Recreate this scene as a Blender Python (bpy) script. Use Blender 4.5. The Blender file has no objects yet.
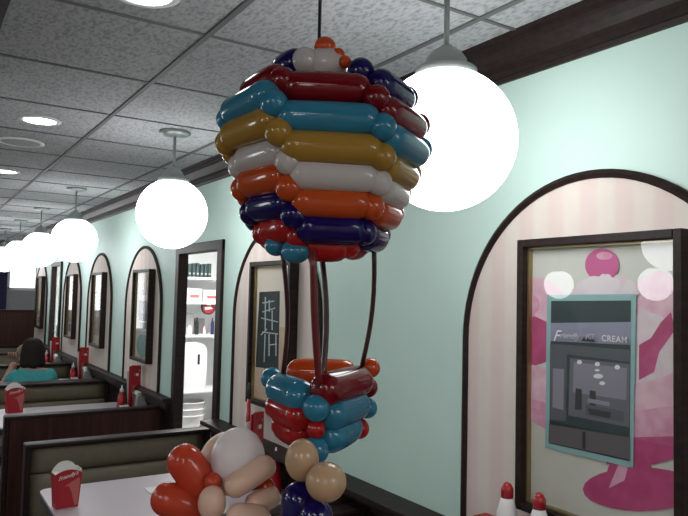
import bpy, bmesh, math, random
from mathutils import Vector, Matrix
random.seed(7)
S = bpy.context.scene
COL = S.collection
PI = math.pi

# ---------------------------------------------------------------- materials
def mat(name, rgb, rough=.5, metal=0., coat=0., spec=.5, noise=None, bump=None, sub=0.):
    m = bpy.data.materials.new(name); m.use_nodes = True
    nt = m.node_tree; b = nt.nodes['Principled BSDF']
    b.inputs['Base Color'].default_value = (*rgb, 1); b.inputs['Roughness'].default_value = rough
    b.inputs['Metallic'].default_value = metal; b.inputs['Coat Weight'].default_value = coat
    b.inputs['Specular IOR Level'].default_value = spec
    if noise:                                   # (scale xyz, colour b, detail)
        sc, rgb2, lo, hi = noise
        tc = nt.nodes.new('ShaderNodeNewGeometry'); mp = nt.nodes.new('ShaderNodeMapping')
        mp.inputs['Scale'].default_value = sc
        nz = nt.nodes.new('ShaderNodeTexNoise'); nz.inputs['Scale'].default_value = 1; nz.inputs['Detail'].default_value = 5
        rp = nt.nodes.new('ShaderNodeValToRGB')
        rp.color_ramp.elements[0].position = lo; rp.color_ramp.elements[0].color = (*rgb, 1)
        rp.color_ramp.elements[1].position = hi; rp.color_ramp.elements[1].color = (*rgb2, 1)
        L = nt.links.new
        L(tc.outputs['Position'], mp.inputs['Vector']); L(mp.outputs[0], nz.inputs['Vector'])
        L(nz.outputs['Fac'], rp.inputs[0]); L(rp.outputs[0], b.inputs['Base Color'])
        if bump:
            bp = nt.nodes.new('ShaderNodeBump'); bp.inputs['Strength'].default_value = bump; bp.inputs['Distance'].default_value = .003
            L(nz.outputs['Fac'], bp.inputs['Height']); L(bp.outputs[0], b.inputs['Normal'])
    return m

def emit(name, rgb, s):
    m = bpy.data.materials.new(name); m.use_nodes = True
    nt = m.node_tree; nt.nodes.clear()
    e = nt.nodes.new('ShaderNodeEmission'); o = nt.nodes.new('ShaderNodeOutputMaterial')
    e.inputs[0].default_value = (*rgb, 1); e.inputs[1].default_value = s
    nt.links.new(e.outputs[0], o.inputs[0]); return m

def latex(name, rgb, rough=.1, trans=.35):
    m = mat(name, rgb, rough, coat=.2)
    nt = m.node_tree; b = nt.nodes['Principled BSDF']; o = nt.nodes['Material Output']
    t = nt.nodes.new('ShaderNodeBsdfTranslucent'); t.inputs[0].default_value = (*rgb, 1)
    mx = nt.nodes.new('ShaderNodeMixShader'); mx.inputs[0].default_value = trans
    nt.links.new(b.outputs[0], mx.inputs[1]); nt.links.new(t.outputs[0], mx.inputs[2]); nt.links.new(mx.outputs[0], o.inputs[0])
    return m

def glass(name):
    m = bpy.data.materials.new(name); m.use_nodes = True
    nt = m.node_tree; nt.nodes.clear()
    tr = nt.nodes.new('ShaderNodeBsdfTransparent'); gl = nt.nodes.new('ShaderNodeBsdfGlossy'); fr = nt.nodes.new('ShaderNodeFresnel')
    mx = nt.nodes.new('ShaderNodeMixShader'); o = nt.nodes.new('ShaderNodeOutputMaterial')
    gl.inputs['Roughness'].default_value = .0; fr.inputs[0].default_value = 1.62
    geo = nt.nodes.new('ShaderNodeNewGeometry'); inv = nt.nodes.new('ShaderNodeMath'); inv.operation = 'SUBTRACT'; inv.inputs[0].default_value = 1
    mul = nt.nodes.new('ShaderNodeMath'); mul.operation = 'MULTIPLY'
    nt.links.new(geo.outputs['Backfacing'], inv.inputs[1]); nt.links.new(fr.outputs[0], mul.inputs[0]); nt.links.new(inv.outputs[0], mul.inputs[1])
    nt.links.new(mul.outputs[0], mx.inputs[0]); nt.links.new(tr.outputs[0], mx.inputs[1]); nt.links.new(gl.outputs[0], mx.inputs[2])
    nt.links.new(mx.outputs[0], o.inputs[0]); return m

def stripes(name, a, b, period):
    m = mat(name, a, .75); nt = m.node_tree; L = nt.links.new; bs = nt.nodes['Principled BSDF']
    g = nt.nodes.new('ShaderNodeNewGeometry'); sp = nt.nodes.new('ShaderNodeSeparateXYZ')
    mu = nt.nodes.new('ShaderNodeMath'); mu.operation = 'MULTIPLY'; mu.inputs[1].default_value = 2*PI/period
    si = nt.nodes.new('ShaderNodeMath'); si.operation = 'SINE'
    rp = nt.nodes.new('ShaderNodeMapRange'); rp.inputs[1].default_value = -.6; rp.inputs[2].default_value = .6
    rp.interpolation_type = 'SMOOTHSTEP'
    nz = nt.nodes.new('ShaderNodeTexNoise'); nz.inputs['Scale'].default_value = 18
    mx = nt.nodes.new('ShaderNodeMix'); mx.data_type = 'RGBA'; mx.inputs[6].default_value = (*a, 1); mx.inputs[7].default_value = (*b, 1)
    m2 = nt.nodes.new('ShaderNodeMix'); m2.data_type = 'RGBA'; m2.inputs[7].default_value = (*[c*.86 for c in a], 1)
    sm = nt.nodes.new('ShaderNodeMath'); sm.operation = 'MULTIPLY'; sm.inputs[1].default_value = .5
    L(g.outputs['Position'], sp.inputs[0]); L(sp.outputs[1], mu.inputs[0]); L(mu.outputs[0], si.inputs[0])
    L(si.outputs[0], rp.inputs[0]); L(rp.outputs[0], mx.inputs[0]); L(nz.outputs['Fac'], sm.inputs[0])
    L(mx.outputs[2], m2.inputs[6]); L(sm.outputs[0], m2.inputs[0]); L(m2.outputs[2], bs.inputs['Base Color'])
    return m

LC = (.95, .985, 1.0)
M = {
 'mint': mat('mint_paint', (.585, .765, .69), .55, noise=((3, 3, 3), (.61, .79, .715), .4, .6)),
 'tile': mat('acoustic_tile', (.27, .27, .275), .95, noise=((90, 45, 60), (.47, .47, .48), .32, .56), bump=.6),
 'grid': mat('ceiling_grid_metal', (.13, .135, .13), .7),
 'dark': mat('dark_stained_wood', (.016, .009, .008), .5, spec=.22, noise=((2, 40, 60), (.028, .015, .012), .4, .65)),
 'brown': mat('red_brown_wood_panel', (.032, .012, .010), .5, spec=.22, noise=((60, 60, 2.5), (.060, .022, .017), .35, .65)),
 'vinyl': mat('olive_vinyl', (.15, .125, .085), .5, spec=.35, noise=((30, 30, 30), (.17, .145, .10), .3, .7)),
 'lam': mat('pale_laminate', (.53, .455, .49), .35),
 'edge': mat('dark_blue_table_edge', (.03, .035, .06), .4),
 'chrome': mat('brushed_steel', (.55, .56, .55), .28, metal=1),
 'rod': mat('grey_painted_metal', (.32, .34, .33), .4, metal=.6),
 'globe': emit('lit_globe', LC, 7.2),
 'downlight': emit('lit_downlight', LC, 10.),
 'fill_panel': emit('added_fill_panel_glow', (1, .97, .98), 5.),  # glow of the added out-of-view fill panels
 'tube': emit('lit_fluorescent_panel', (1, .98, .99), 30.),
 'white': mat('white_paint', (.8, .8, .79), .5),
 'plastic': mat('white_plastic', (.82, .80, .80), .35),
 'carpet': mat('dark_floor', (.09, .06, .055), .8, noise=((8, 8, 8), (.13, .09, .08), .4, .6)),
 'cream_wall': mat('cream_paint', (.55, .50, .42), .7),
 'arch': stripes('striped_wallpaper', (.76, .62, .57), (.78, .71, .63), .115),
 'glass': glass('clear_glass'),
 'gilt': mat('gilt_edge', (.35, .27, .13), .35, metal=.7),
 'red': mat('red_card', (.42, .012, .022), .4),
 'redp': mat('red_plastic', (.40, .01, .018), .25, coat=.4),
 'cardwhite': mat('white_card', (.72, .70, .68), .6),
 'label': mat('pale_red_print', (.52, .13, .12), .5),
 'black': mat('black_plastic', (.012, .012, .014), .35),
 'teal_cloth': mat('teal_cotton', (.05, .30, .33), .85, noise=((40, 40, 40), (.06, .36, .38), .4, .6)),
 'skin': mat('skin', (.50, .28, .21), .55),
 'hair': mat('dark_brown_hair', (.016, .010, .009), .75, spec=.25),
 'hair2': mat('light_brown_hair', (.22, .15, .085), .55),
 'denim': mat('dark_denim', (.03, .04, .08), .8),
 'binder': mat('dark_green_binder', (.025, .05, .05), .5),
 'grey': mat('mid_grey', (.3, .3, .31), .5),
 'curtain': mat('dark_blue_cloth', (.03, .03, .09), .9),
 # picture inks
 'paper': mat('pale_print_paper', (.62, .62, .55), .6),
 'blush': mat('blush_ink', (.78, .52, .58), .6, noise=((25, 25, 25), (.70, .40, .50), .4, .65)),
 'palepink': mat('pale_pink_ink', (.72, .58, .62), .6, noise=((25, 25, 25), (.74, .66, .66), .4, .6)),
 'magenta': mat('magenta_ink', (.44, .045, .15), .6, noise=((16, 16, 16), (.52, .07, .21), .4, .6)),
 'magenta2': mat('cherry_ink', (.55, .09, .26), .6),
 'rose': mat('rose_ink', (.66, .27, .40), .6, noise=((22, 22, 22), (.72, .40, .50), .4, .6)),
 'cream': mat('whipped_cream_ink', (.76, .68, .70), .6),
 'teal': mat('teal_ink', (.27, .46, .46), .6), 'night': mat('night_ink', (.018, .032, .034), .6),
 'night2': mat('near_black_ink', (.02, .02, .026), .6), 'lav': mat('lavender_ink', (.26, .25, .34), .6),
 'lav2': mat('pale_lavender_ink', (.50, .49, .56), .6),
 'grey1': mat('dark_grey_ink', (.085, .085, .10), .6), 'grey2': mat('grey_ink', (.13, .12, .15), .6),
 'grey3': mat('lilac_grey_ink', (.24, .22, .27), .6), 'grey4': mat('brown_grey_ink', (.12, .105, .11), .6),
 'glow': mat('white_ink', (.75, .75, .76), .6), 'linew': mat('chalk_white_ink', (.50, .56, .56), .6),
 'peach': mat('peach_ink', (.66, .46, .31), .6, noise=((6, 6, 6), (.72, .58, .45), .4, .6)),
 'buff': mat('buff_print_paper', (.72, .64, .54), .6), 'tealpale': mat('pale_teal_ink', (.24, .40, .38), .6),
 'tan_ink': mat('tan_ink', (.40, .30, .22), .6, noise=((20, 20, 20), (.55, .45, .36), .4, .6)),
 # balloons
 'crimson': latex('crimson_latex', (.19, .003, .008), trans=.25), 'scarlet': latex('scarlet_latex', (.46, .012, .012), trans=.3),
 'sky': latex('sky_blue_latex', (.035, .225, .36), trans=.3), 'gold': latex('gold_latex', (.46, .25, .04), trans=.35),
 'milkw': latex('white_latex', (.66, .60, .58), trans=.35), 'orange': latex('orange_latex', (.62, .085, .015), trans=.35),
 'indigo': latex('indigo_latex', (.011, .004, .10), trans=.3), 'orange2': latex('deep_orange_latex', (.62, .07, .03), .15, .35),
 'milk': latex('milk_white_latex', (.80, .72, .72), .4, .25), 'creamb': latex('cream_latex', (.80, .55, .42), .35, .3),
 'tan': latex('tan_latex', (.58, .38, .23), .22, .3), 'rope': latex('dark_brown_latex', (.045, .010, .010), .35, .1),
 'rope_red': latex('dark_red_latex', (.13, .008, .010), .35, .1),
}
BALLOON = {'crimson': 'crimson', 'scarlet': 'scarlet', 'sky': 'sky', 'gold': 'gold', 'white': 'milkw', 'orange': 'orange',
           'indigo': 'indigo', 'orange2': 'orange2', 'milk': 'milk', 'cream': 'creamb', 'tan': 'tan', 'rope': 'rope', 'rope_red': 'rope_red'}

# ---------------------------------------------------------------- mesh helpers
def basis(d):
    d = Vector(d).normalized()
    a = Vector((0, 0, 1)) if abs(d.z) < .9 else Vector((1, 0, 0))
    u = d.cross(a).normalized(); return d, u, d.cross(u)

class MB:
    def __init__(s): s.bm = bmesh.new(); s.mi = 0
    def _tag(s, faces, smooth=False):
        for f in faces: f.material_index = s.mi; f.smooth = smooth
    def box(s, x0, x1, y0, y1, z0, z1, bev=0., seg=2):
        t = bmesh.new(); r = bmesh.ops.create_cube(t, size=1)
        for v in t.verts: v.co = Vector(((x0+x1)/2+v.co.x*(x1-x0), (y0+y1)/2+v.co.y*(y1-y0), (z0+z1)/2+v.co.z*(z1-z0)))
        if bev: bmesh.ops.bevel(t, geom=list(t.edges), offset=bev, segments=seg, profile=.5, affect='EDGES')
        s.merge(t, bev > 0 and seg > 2); return s
    def merge(s, t, smooth=False, mtx=None):
        mp = {}
        for v in t.verts: mp[v] = s.bm.verts.new(mtx @ v.co if mtx else v.co)
        fs = []
        for f in t.faces:
            try: fs.append(s.bm.faces.new([mp[v] for v in f.verts]))
            except ValueError: pass
        s._tag(fs, smooth); t.free()
    def rings(s, rings, cap0=True, cap1=True, smooth=True, closed=True):
        vs = [[s.bm.verts.new(p) for p in r] for r in rings]; fs = []
        n = len(rings[0])
        for a, b in zip(vs, vs[1:]):
            for i in range(n if closed else n-1):
                j = (i+1) % n; fs.append(s.bm.faces.new((a[i], a[j], b[j], b[i])))
        s._tag(fs, smooth); cp = []
        if cap0: cp.append(s.bm.faces.new(vs[0][::-1]))
        if cap1: cp.append(s.bm.faces.new(vs[-1]))
        s._tag(cp, False)
    def lathe(s, prof, c=(0, 0, 0), axis=(0, 0, 1), n=24, smooth=True):
        d, u, w = basis(axis); c = Vector(c)
        s.rings([[c+d*h+u*(r*math.cos(2*PI*i/n))+w*(r*math.sin(2*PI*i/n)) for i in range(n)] for r, h in prof], smooth=smooth); return s
    def tube(s, pts, r, n=8):
        pts = [Vector(p) for p in pts]; rg = []
        rr = r if isinstance(r, (list, tuple)) else [r]*len(pts)
        for i, p in enumerate(pts):
            d = (pts[min(i+1, len(pts)-1)]-pts[max(i-1, 0)])
            d, u, w = basis(d); rg.append([p+u*(rr[i]*math.cos(2*PI*k/n))+w*(rr[i]*math.sin(2*PI*k/n)) for k in range(n)])
        s.rings(rg); return s
    def ball(s, c, r, nu=20, nv=12):
        r = r if isinstance(r, (tuple, list)) else (r, r, r)
        t = bmesh.new(); bmesh.ops.create_uvsphere(t, u_segments=nu, v_segments=nv, radius=1)
        for v in t.verts: v.co = Vector((c[0]+v.co.x*r[0], c[1]+v.co.y*r[1], c[2]+v.co.z*r[2]))
        s.merge(t, True); return s
    def sausage(s, a, b, r, n=20):              # long twisted balloon, pinched at both ends
        a = Vector(a); b = Vector(b); L = (b-a).length; d, u, w = basis(b-a)
        e = min(r*1.0, L*.42); K = 6; prof = []
        for k in range(K+1):
            t = k/K*PI/2; prof.append((r*math.sin(t)**.85 if k else r*.10, e*(1-math.cos(t))))
        m = 4
        mid = [(r*(1+.025*math.sin(PI*j/m)), e+(L-2*e)*j/m) for j in range(1, m)]
        prof = prof+mid+[(q, L-h) for q, h in prof[::-1]]
        s.lathe(prof, a, d, n); return s
    def poly(s, pts, dirv):                     # extruded polygon: pts 3D, dirv thickness vector
        dv = Vector(dirv); s.rings([[Vector(p) for p in pts], [Vector(p)+dv for p in pts]], smooth=False); return s
    def build(s, name, mats, parent=None, fix=True):
        if fix: bmesh.ops.recalc_face_normals(s.bm, faces=list(s.bm.faces))
        me = bpy.data.meshes.new(name); s.bm.to_mesh(me); s.bm.free()
        for m in (mats if isinstance(mats, (list, tuple)) else [mats]): me.materials.append(M[m])
        o = bpy.data.objects.new(name, me); COL.objects.link(o)
        if parent is not None:
            o.parent = parent; o.matrix_parent_inverse = Matrix.Identity(4)
        return o

def tag(o, label, cat, group=None):
    o['label'] = label; o['category'] = cat
    if group: o['group'] = group
    return o
def thing(name, label, cat, loc=(0, 0, 0), rz=0, group=None):
    o = bpy.data.objects.new(name, None); COL.objects.link(o); o.empty_display_size = .1
    o.location = loc; o.rotation_euler = (0, 0, rz); return tag(o, label, cat, group)
def struct(name, mb, m):
    o = mb.build(name, m); o['kind'] = 'structure'; return o
def dup(root, loc, label, rz=None):
    r = root.copy(); COL.objects.link(r); r.location = loc; r['label'] = label
    if rz is not None: r.rotation_euler = (0, 0, rz)
    for ch in list(root.children):
        c = ch.copy(); COL.objects.link(c); c.parent = r
        for g in list(ch.children):
            q = g.copy(); COL.objects.link(q); q.parent = c
    return r
def lettering(mb, body, size, fn, shear=0., spacing=1., bold=0.):   # flat letters, fn maps (tx, ty) to a point
    cu = bpy.data.curves.new('lettering', 'FONT'); cu.body = body; cu.size = size; cu.shear = shear; cu.space_character = spacing; cu.offset = bold
    ob = bpy.data.objects.new('lettering', cu); COL.objects.link(ob)
    bpy.context.view_layer.update()
    me = ob.to_mesh(); vs = [mb.bm.verts.new(fn(v.co.x, v.co.y)) for v in me.vertices]; fs = []
    for p in me.polygons:
        try: fs.append(mb.bm.faces.new([vs[i] for i in p.vertices]))
        except ValueError: pass
    mb._tag(fs); ob.to_mesh_clear(); bpy.data.objects.remove(ob); bpy.data.curves.remove(cu)

# ---- measured layout data (metres)
ENV_T=[
 ((0.5351,1.0600,2.1019),(0.5369,0.9792,2.1019),0.0258,'indigo'),
 ((0.5488,0.9874,2.1022),(0.6112,0.9532,2.1022),0.0258,'white'),
 ((0.6134,0.8766,2.0560),(0.7335,0.9496,2.0560),0.0258,'indigo'),
 ((0.7357,0.9537,2.0743),(0.7326,1.0943,2.0743),0.0258,'indigo'),
 ((0.6694,1.0595,2.0789),(0.6070,1.0938,2.0789),0.0258,'white'),
 ((0.6050,1.1036,2.0881),(0.5360,1.0617,2.0881),0.0258,'indigo'),
 ((0.4881,1.0872,2.0581),(0.4887,0.9541,2.0581),0.0258,'crimson'),
 ((0.4851,0.9497,2.0391),(0.6088,0.8790,2.0391),0.0258,'crimson'),
 ((0.6115,0.8548,2.0054),(0.7509,0.9362,2.0054),0.0258,'crimson'),
 ((0.7536,0.9411,2.0265),(0.7528,1.1027,2.0265),0.0258,'crimson'),
 ((0.7332,1.0972,2.0318),(0.6095,1.1679,2.0318),0.0258,'crimson'),
 ((0.6050,1.1580,2.0423),(0.4902,1.0910,2.0423),0.0258,'crimson'),
 ((0.4589,1.0997,2.0220),(0.4626,0.9362,2.0220),0.0258,'sky'),
 ((0.4680,0.9359,1.9859),(0.6113,0.8573,1.9859),0.0258,'sky'),
 ((0.6146,0.8499,1.9616),(0.7566,0.9362,1.9616),0.0258,'sky'),
 ((0.7594,0.9414,1.9858),(0.7557,1.1077,1.9858),0.0258,'sky'),
 ((0.7501,1.1111,1.9918),(0.6069,1.1897,1.9918),0.0258,'sky'),
 ((0.6012,1.1895,2.0039),(0.4616,1.1047,2.0039),0.0258,'sky'),
 ((0.4550,1.0918,1.9787),(0.4672,0.9287,1.9787),0.0258,'gold'),
 ((0.4743,0.9298,1.9395),(0.6197,0.8597,1.9395),0.0258,'gold'),
 ((0.6219,0.8672,1.9198),(0.7459,0.9518,1.9198),0.0258,'gold'),
 ((0.7481,0.9564,1.9434),(0.7369,1.1061,1.9434),0.0258,'gold'),
 ((0.7436,1.1173,1.9493),(0.5982,1.1874,1.9493),0.0258,'gold'),
 ((0.5924,1.1890,1.9610),(0.4575,1.0969,1.9610),0.0258,'gold'),
 ((0.4736,1.0750,1.9359),(0.4914,0.9354,1.9359),0.0258,'white'),
 ((0.4932,0.9341,1.8987),(0.6263,0.8782,1.8987),0.0258,'white'),
 ((0.6276,0.8838,1.8856),(0.7349,0.9655,1.8856),0.0258,'white'),
 ((0.7366,0.9696,1.9057),(0.7195,1.1035,1.9057),0.0258,'white'),
 ((0.7245,1.1132,1.9108),(0.5914,1.1690,1.9108),0.0258,'white'),
 ((0.5872,1.1645,1.9208),(0.4754,1.0793,1.9208),0.0258,'white'),
 ((0.4800,1.0751,1.8969),(0.4948,0.9409,1.8969),0.0258,'orange'),
 ((0.5026,0.9445,1.8574),(0.6226,0.8917,1.8574),0.0258,'orange'),
 ((0.6234,0.8972,1.8497),(0.7214,0.9692,1.8497),0.0258,'orange'),
 ((0.7229,0.9726,1.8686),(0.7096,1.0936,1.8686),0.0258,'orange'),
 ((0.7151,1.1027,1.8733),(0.5952,1.1555,1.8733),0.0258,'orange'),
 ((0.5904,1.1589,1.8828),(0.4818,1.0791,1.8828),0.0258,'orange'),
 ((0.4938,1.0670,1.8550),(0.5090,0.9482,1.8550),0.0258,'indigo'),
 ((0.5163,0.9525,1.8173),(0.6232,0.9077,1.8173),0.0258,'indigo'),
 ((0.6222,0.9200,1.8107),(0.7015,0.9804,1.8107),0.0258,'indigo'),
 ((0.7026,0.9830,1.8284),(0.6899,1.0820,1.8284),0.0258,'indigo'),
 ((0.7014,1.0947,1.8328),(0.5945,1.1395,1.8328),0.0258,'indigo'),
 ((0.5904,1.1430,1.8417),(0.4952,1.0705,1.8417),0.0258,'indigo'),
 ((0.5163,1.0619,1.8184),(0.5253,0.9644,1.8184),0.0258,'scarlet'),
 ((0.5433,0.9775,1.7904),(0.6166,0.9437,1.7904),0.0258,'scarlet'),
 ((0.6147,0.9539,1.7969),(0.6690,0.9923,1.7969),0.0258,'scarlet'),
 ((0.6695,0.9935,1.8055),(0.6634,1.0597,1.8055),0.0258,'scarlet'),
 ((0.6745,1.0696,1.8076),(0.6012,1.1034,1.8076),0.0258,'scarlet'),
 ((0.5972,1.1209,1.8120),(0.5174,1.0644,1.8120),0.0258,'scarlet'),
 ((0.5186,0.9954,1.7806),(0.5435,0.9557,1.7787),0.0190,'sky'),
 ((0.6644,1.0673,1.7973),(0.6922,1.0255,1.8007),0.0190,'sky'),
]
ENV_B=[
 ((0.5421,0.9812,2.1020),(0.0225,0.0225,0.0225),'white'),
 ((0.6103,0.9127,2.0791),(0.0225,0.0225,0.0225),'indigo'),
 ((0.7349,0.9514,2.0652),(0.0225,0.0225,0.0225),'indigo'),
 ((0.7005,1.0775,2.0766),(0.0225,0.0225,0.0225),'white'),
 ((0.6061,1.0982,2.0835),(0.0225,0.0225,0.0225),'indigo'),
 ((0.5360,1.0607,2.0950),(0.0225,0.0225,0.0225),'indigo'),
 ((0.4853,0.9496,2.0486),(0.0225,0.0225,0.0225),'crimson'),
 ((0.6086,0.8641,2.0223),(0.0225,0.0225,0.0225),'crimson'),
 ((0.7528,0.9383,2.0160),(0.0225,0.0225,0.0225),'crimson'),
 ((0.7433,1.1004,2.0292),(0.0225,0.0225,0.0225),'crimson'),
 ((0.6071,1.1633,2.0371),(0.0225,0.0225,0.0225),'crimson'),
 ((0.4889,1.0892,2.0502),(0.0225,0.0225,0.0225),'crimson'),
 ((0.4635,0.9335,2.0040),(0.0225,0.0225,0.0225),'sky'),
 ((0.6117,0.8506,1.9738),(0.0225,0.0225,0.0225),'sky'),
 ((0.7586,0.9385,1.9737),(0.0225,0.0225,0.0225),'sky'),
 ((0.7534,1.1097,1.9888),(0.0225,0.0225,0.0225),'sky'),
 ((0.6040,1.1903,1.9978),(0.0225,0.0225,0.0225),'sky'),
 ((0.4597,1.1025,2.0129),(0.0225,0.0225,0.0225),'sky'),
 ((0.4691,0.9266,1.9591),(0.0225,0.0225,0.0225),'gold'),
 ((0.6199,0.8606,1.9297),(0.0225,0.0225,0.0225),'gold'),
 ((0.7474,0.9539,1.9316),(0.0225,0.0225,0.0225),'gold'),
 ((0.7408,1.1119,1.9463),(0.0225,0.0225,0.0225),'gold'),
 ((0.5953,1.1888,1.9551),(0.0225,0.0225,0.0225),'gold'),
 ((0.4557,1.0946,1.9698),(0.0225,0.0225,0.0225),'gold'),
 ((0.4910,0.9322,1.9173),(0.0225,0.0225,0.0225),'white'),
 ((0.6261,0.8783,1.8922),(0.0225,0.0225,0.0225),'white'),
 ((0.7360,0.9674,1.8957),(0.0225,0.0225,0.0225),'white'),
 ((0.7223,1.1084,1.9082),(0.0225,0.0225,0.0225),'white'),
 ((0.5892,1.1671,1.9158),(0.0225,0.0225,0.0225),'white'),
 ((0.4742,1.0773,1.9284),(0.0225,0.0225,0.0225),'white'),
 ((0.4975,0.9401,1.8772),(0.0225,0.0225,0.0225),'orange'),
 ((0.6221,0.8919,1.8535),(0.0225,0.0225,0.0225),'orange'),
 ((0.7222,0.9709,1.8591),(0.0225,0.0225,0.0225),'orange'),
 ((0.7126,1.0981,1.8709),(0.0225,0.0225,0.0225),'orange'),
 ((0.5928,1.1575,1.8780),(0.0225,0.0225,0.0225),'orange'),
 ((0.4806,1.0772,1.8898),(0.0225,0.0225,0.0225),'orange'),
 ((0.5116,0.9479,1.8361),(0.0225,0.0225,0.0225),'indigo'),
 ((0.6219,0.9115,1.8140),(0.0225,0.0225,0.0225),'indigo'),
 ((0.7019,0.9818,1.8195),(0.0225,0.0225,0.0225),'indigo'),
 ((0.6957,1.0881,1.8306),(0.0225,0.0225,0.0225),'indigo'),
 ((0.5925,1.1413,1.8372),(0.0225,0.0225,0.0225),'indigo'),
 ((0.4944,1.0688,1.8483),(0.0225,0.0225,0.0225),'indigo'),
 ((0.5336,0.9686,1.8044),(0.0225,0.0225,0.0225),'scarlet'),
 ((0.6147,0.9470,1.7936),(0.0225,0.0225,0.0225),'scarlet'),
 ((0.6687,0.9932,1.8012),(0.0225,0.0225,0.0225),'scarlet'),
 ((0.6686,1.0642,1.8066),(0.0225,0.0225,0.0225),'scarlet'),
 ((0.5994,1.1119,1.8098),(0.0225,0.0225,0.0225),'scarlet'),
 ((0.5170,1.0631,1.8152),(0.0225,0.0225,0.0225),'scarlet'),
 ((0.5175,1.0193,1.7900),(0.0190,0.0190,0.0171),'sky'),
 ((0.5753,0.9719,2.1300),(0.0190,0.0190,0.0171),'orange'),
 ((0.5894,0.9520,2.1134),(0.0120,0.0120,0.0120),'orange'),
 ((0.5946,0.9378,2.0985),(0.0110,0.0110,0.0110),'orange'),
]
BAS_T=[
 ((0.5710,1.1131,1.5409),(0.5649,0.9825,1.5369),0.0285,'sky'),
 ((0.5673,0.9537,1.5530),(0.7121,1.0284,1.5570),0.0285,'crimson'),
 ((0.7081,1.0509,1.5649),(0.5981,1.1216,1.5649),0.0260,'orange'),
 ((0.5710,1.1131,1.5086),(0.5649,0.9825,1.5046),0.0285,'scarlet'),
 ((0.5858,0.9632,1.5095),(0.7019,1.0231,1.5175),0.0285,'sky'),
 ((0.7081,1.0509,1.5271),(0.5981,1.1216,1.5271),0.0260,'orange'),
 ((0.5791,1.1018,1.4781),(0.5740,0.9920,1.4741),0.0285,'scarlet'),
 ((0.5915,0.9759,1.4677),(0.6890,1.0262,1.4797),0.0285,'sky'),
 ((0.6942,1.0495,1.4909),(0.6019,1.1089,1.4909),0.0260,'scarlet'),
]
BAS_B=[
 ((0.5749,1.1330,1.5529),(0.0205,0.0205,0.0205),'sky'),
 ((0.7244,1.0375,1.5409),(0.0190,0.0190,0.0190),'crimson'),
 ((0.5687,0.9599,1.5256),(0.0225,0.0225,0.0225),'sky'),
 ((0.5785,1.1261,1.5071),(0.0170,0.0170,0.0170),'scarlet'),
 ((0.7244,1.0375,1.5031),(0.0190,0.0190,0.0190),'sky'),
 ((0.5772,0.9731,1.4887),(0.0160,0.0160,0.0160),'scarlet'),
 ((0.7079,1.0383,1.4669),(0.0190,0.0190,0.0190),'scarlet'),
 ((0.5793,0.9764,1.4537),(0.0230,0.0230,0.0230),'sky'),
 ((0.7293,1.0372,1.5763),(0.0185,0.0185,0.0185),'orange'),
]
ROPES=[
 ((0.5402,1.0407,1.7855),(0.5711,1.0827,1.5670),0.0042,'rope'),
 ((0.5402,0.9339,1.7808),(0.5737,0.9571,1.5515),0.0062,'rope_red'),
 ((0.6223,1.0472,1.7904),(0.5941,0.9852,1.5583),0.0052,'rope'),
 ((0.6908,0.9790,1.7965),(0.7004,1.0225,1.5825),0.0045,'rope'),
]
CORD = (0.5764,0.9943,2.1405)
FIG_T=[
 ((0.4344,1.0030,1.3983),(0.5092,0.9879,1.4411),0.0190,'cream'),
 ((0.4663,0.9962,1.3708),(0.5232,0.9943,1.3869),0.0182,'cream'),
 ((0.4265,0.9742,1.3707),(0.4963,0.9779,1.3559),0.0202,'cream'),
 ((0.3776,1.0832,1.4559),(0.4362,1.0631,1.3699),0.0292,'orange2'),
 ((0.3435,1.0858,1.3864),(0.4251,1.0595,1.3533),0.0271,'orange2'),
 ((0.3776,1.0664,1.3491),(0.4371,1.0532,1.3309),0.0253,'orange2'),
]
FIG_B=[
 ((0.4730,1.0472,1.4356),(0.0446,0.0446,0.0513),'milk'),
 ((0.4793,1.0979,1.4173),(0.0516,0.0516,0.0533),'cream'),
 ((0.4168,1.0154,1.3806),(0.0219,0.0219,0.0266),'cream'),
 ((0.4244,1.0326,1.4078),(0.0146,0.0146,0.0146),'orange2'),
 ((0.5050,1.0054,1.3961),(0.0146,0.0146,0.0146),'orange2'),
]
TAN_B=[
 ((0.5169,0.9104,1.4584),(0.0259,0.0259,0.0319),'tan'),
 ((0.5279,0.8572,1.4369),(0.0300,0.0300,0.0285),'tan'),
]
TB0, TB1 = (0.5191,0.9120,1.4128), (0.5246,0.8731,1.4073)
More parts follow.
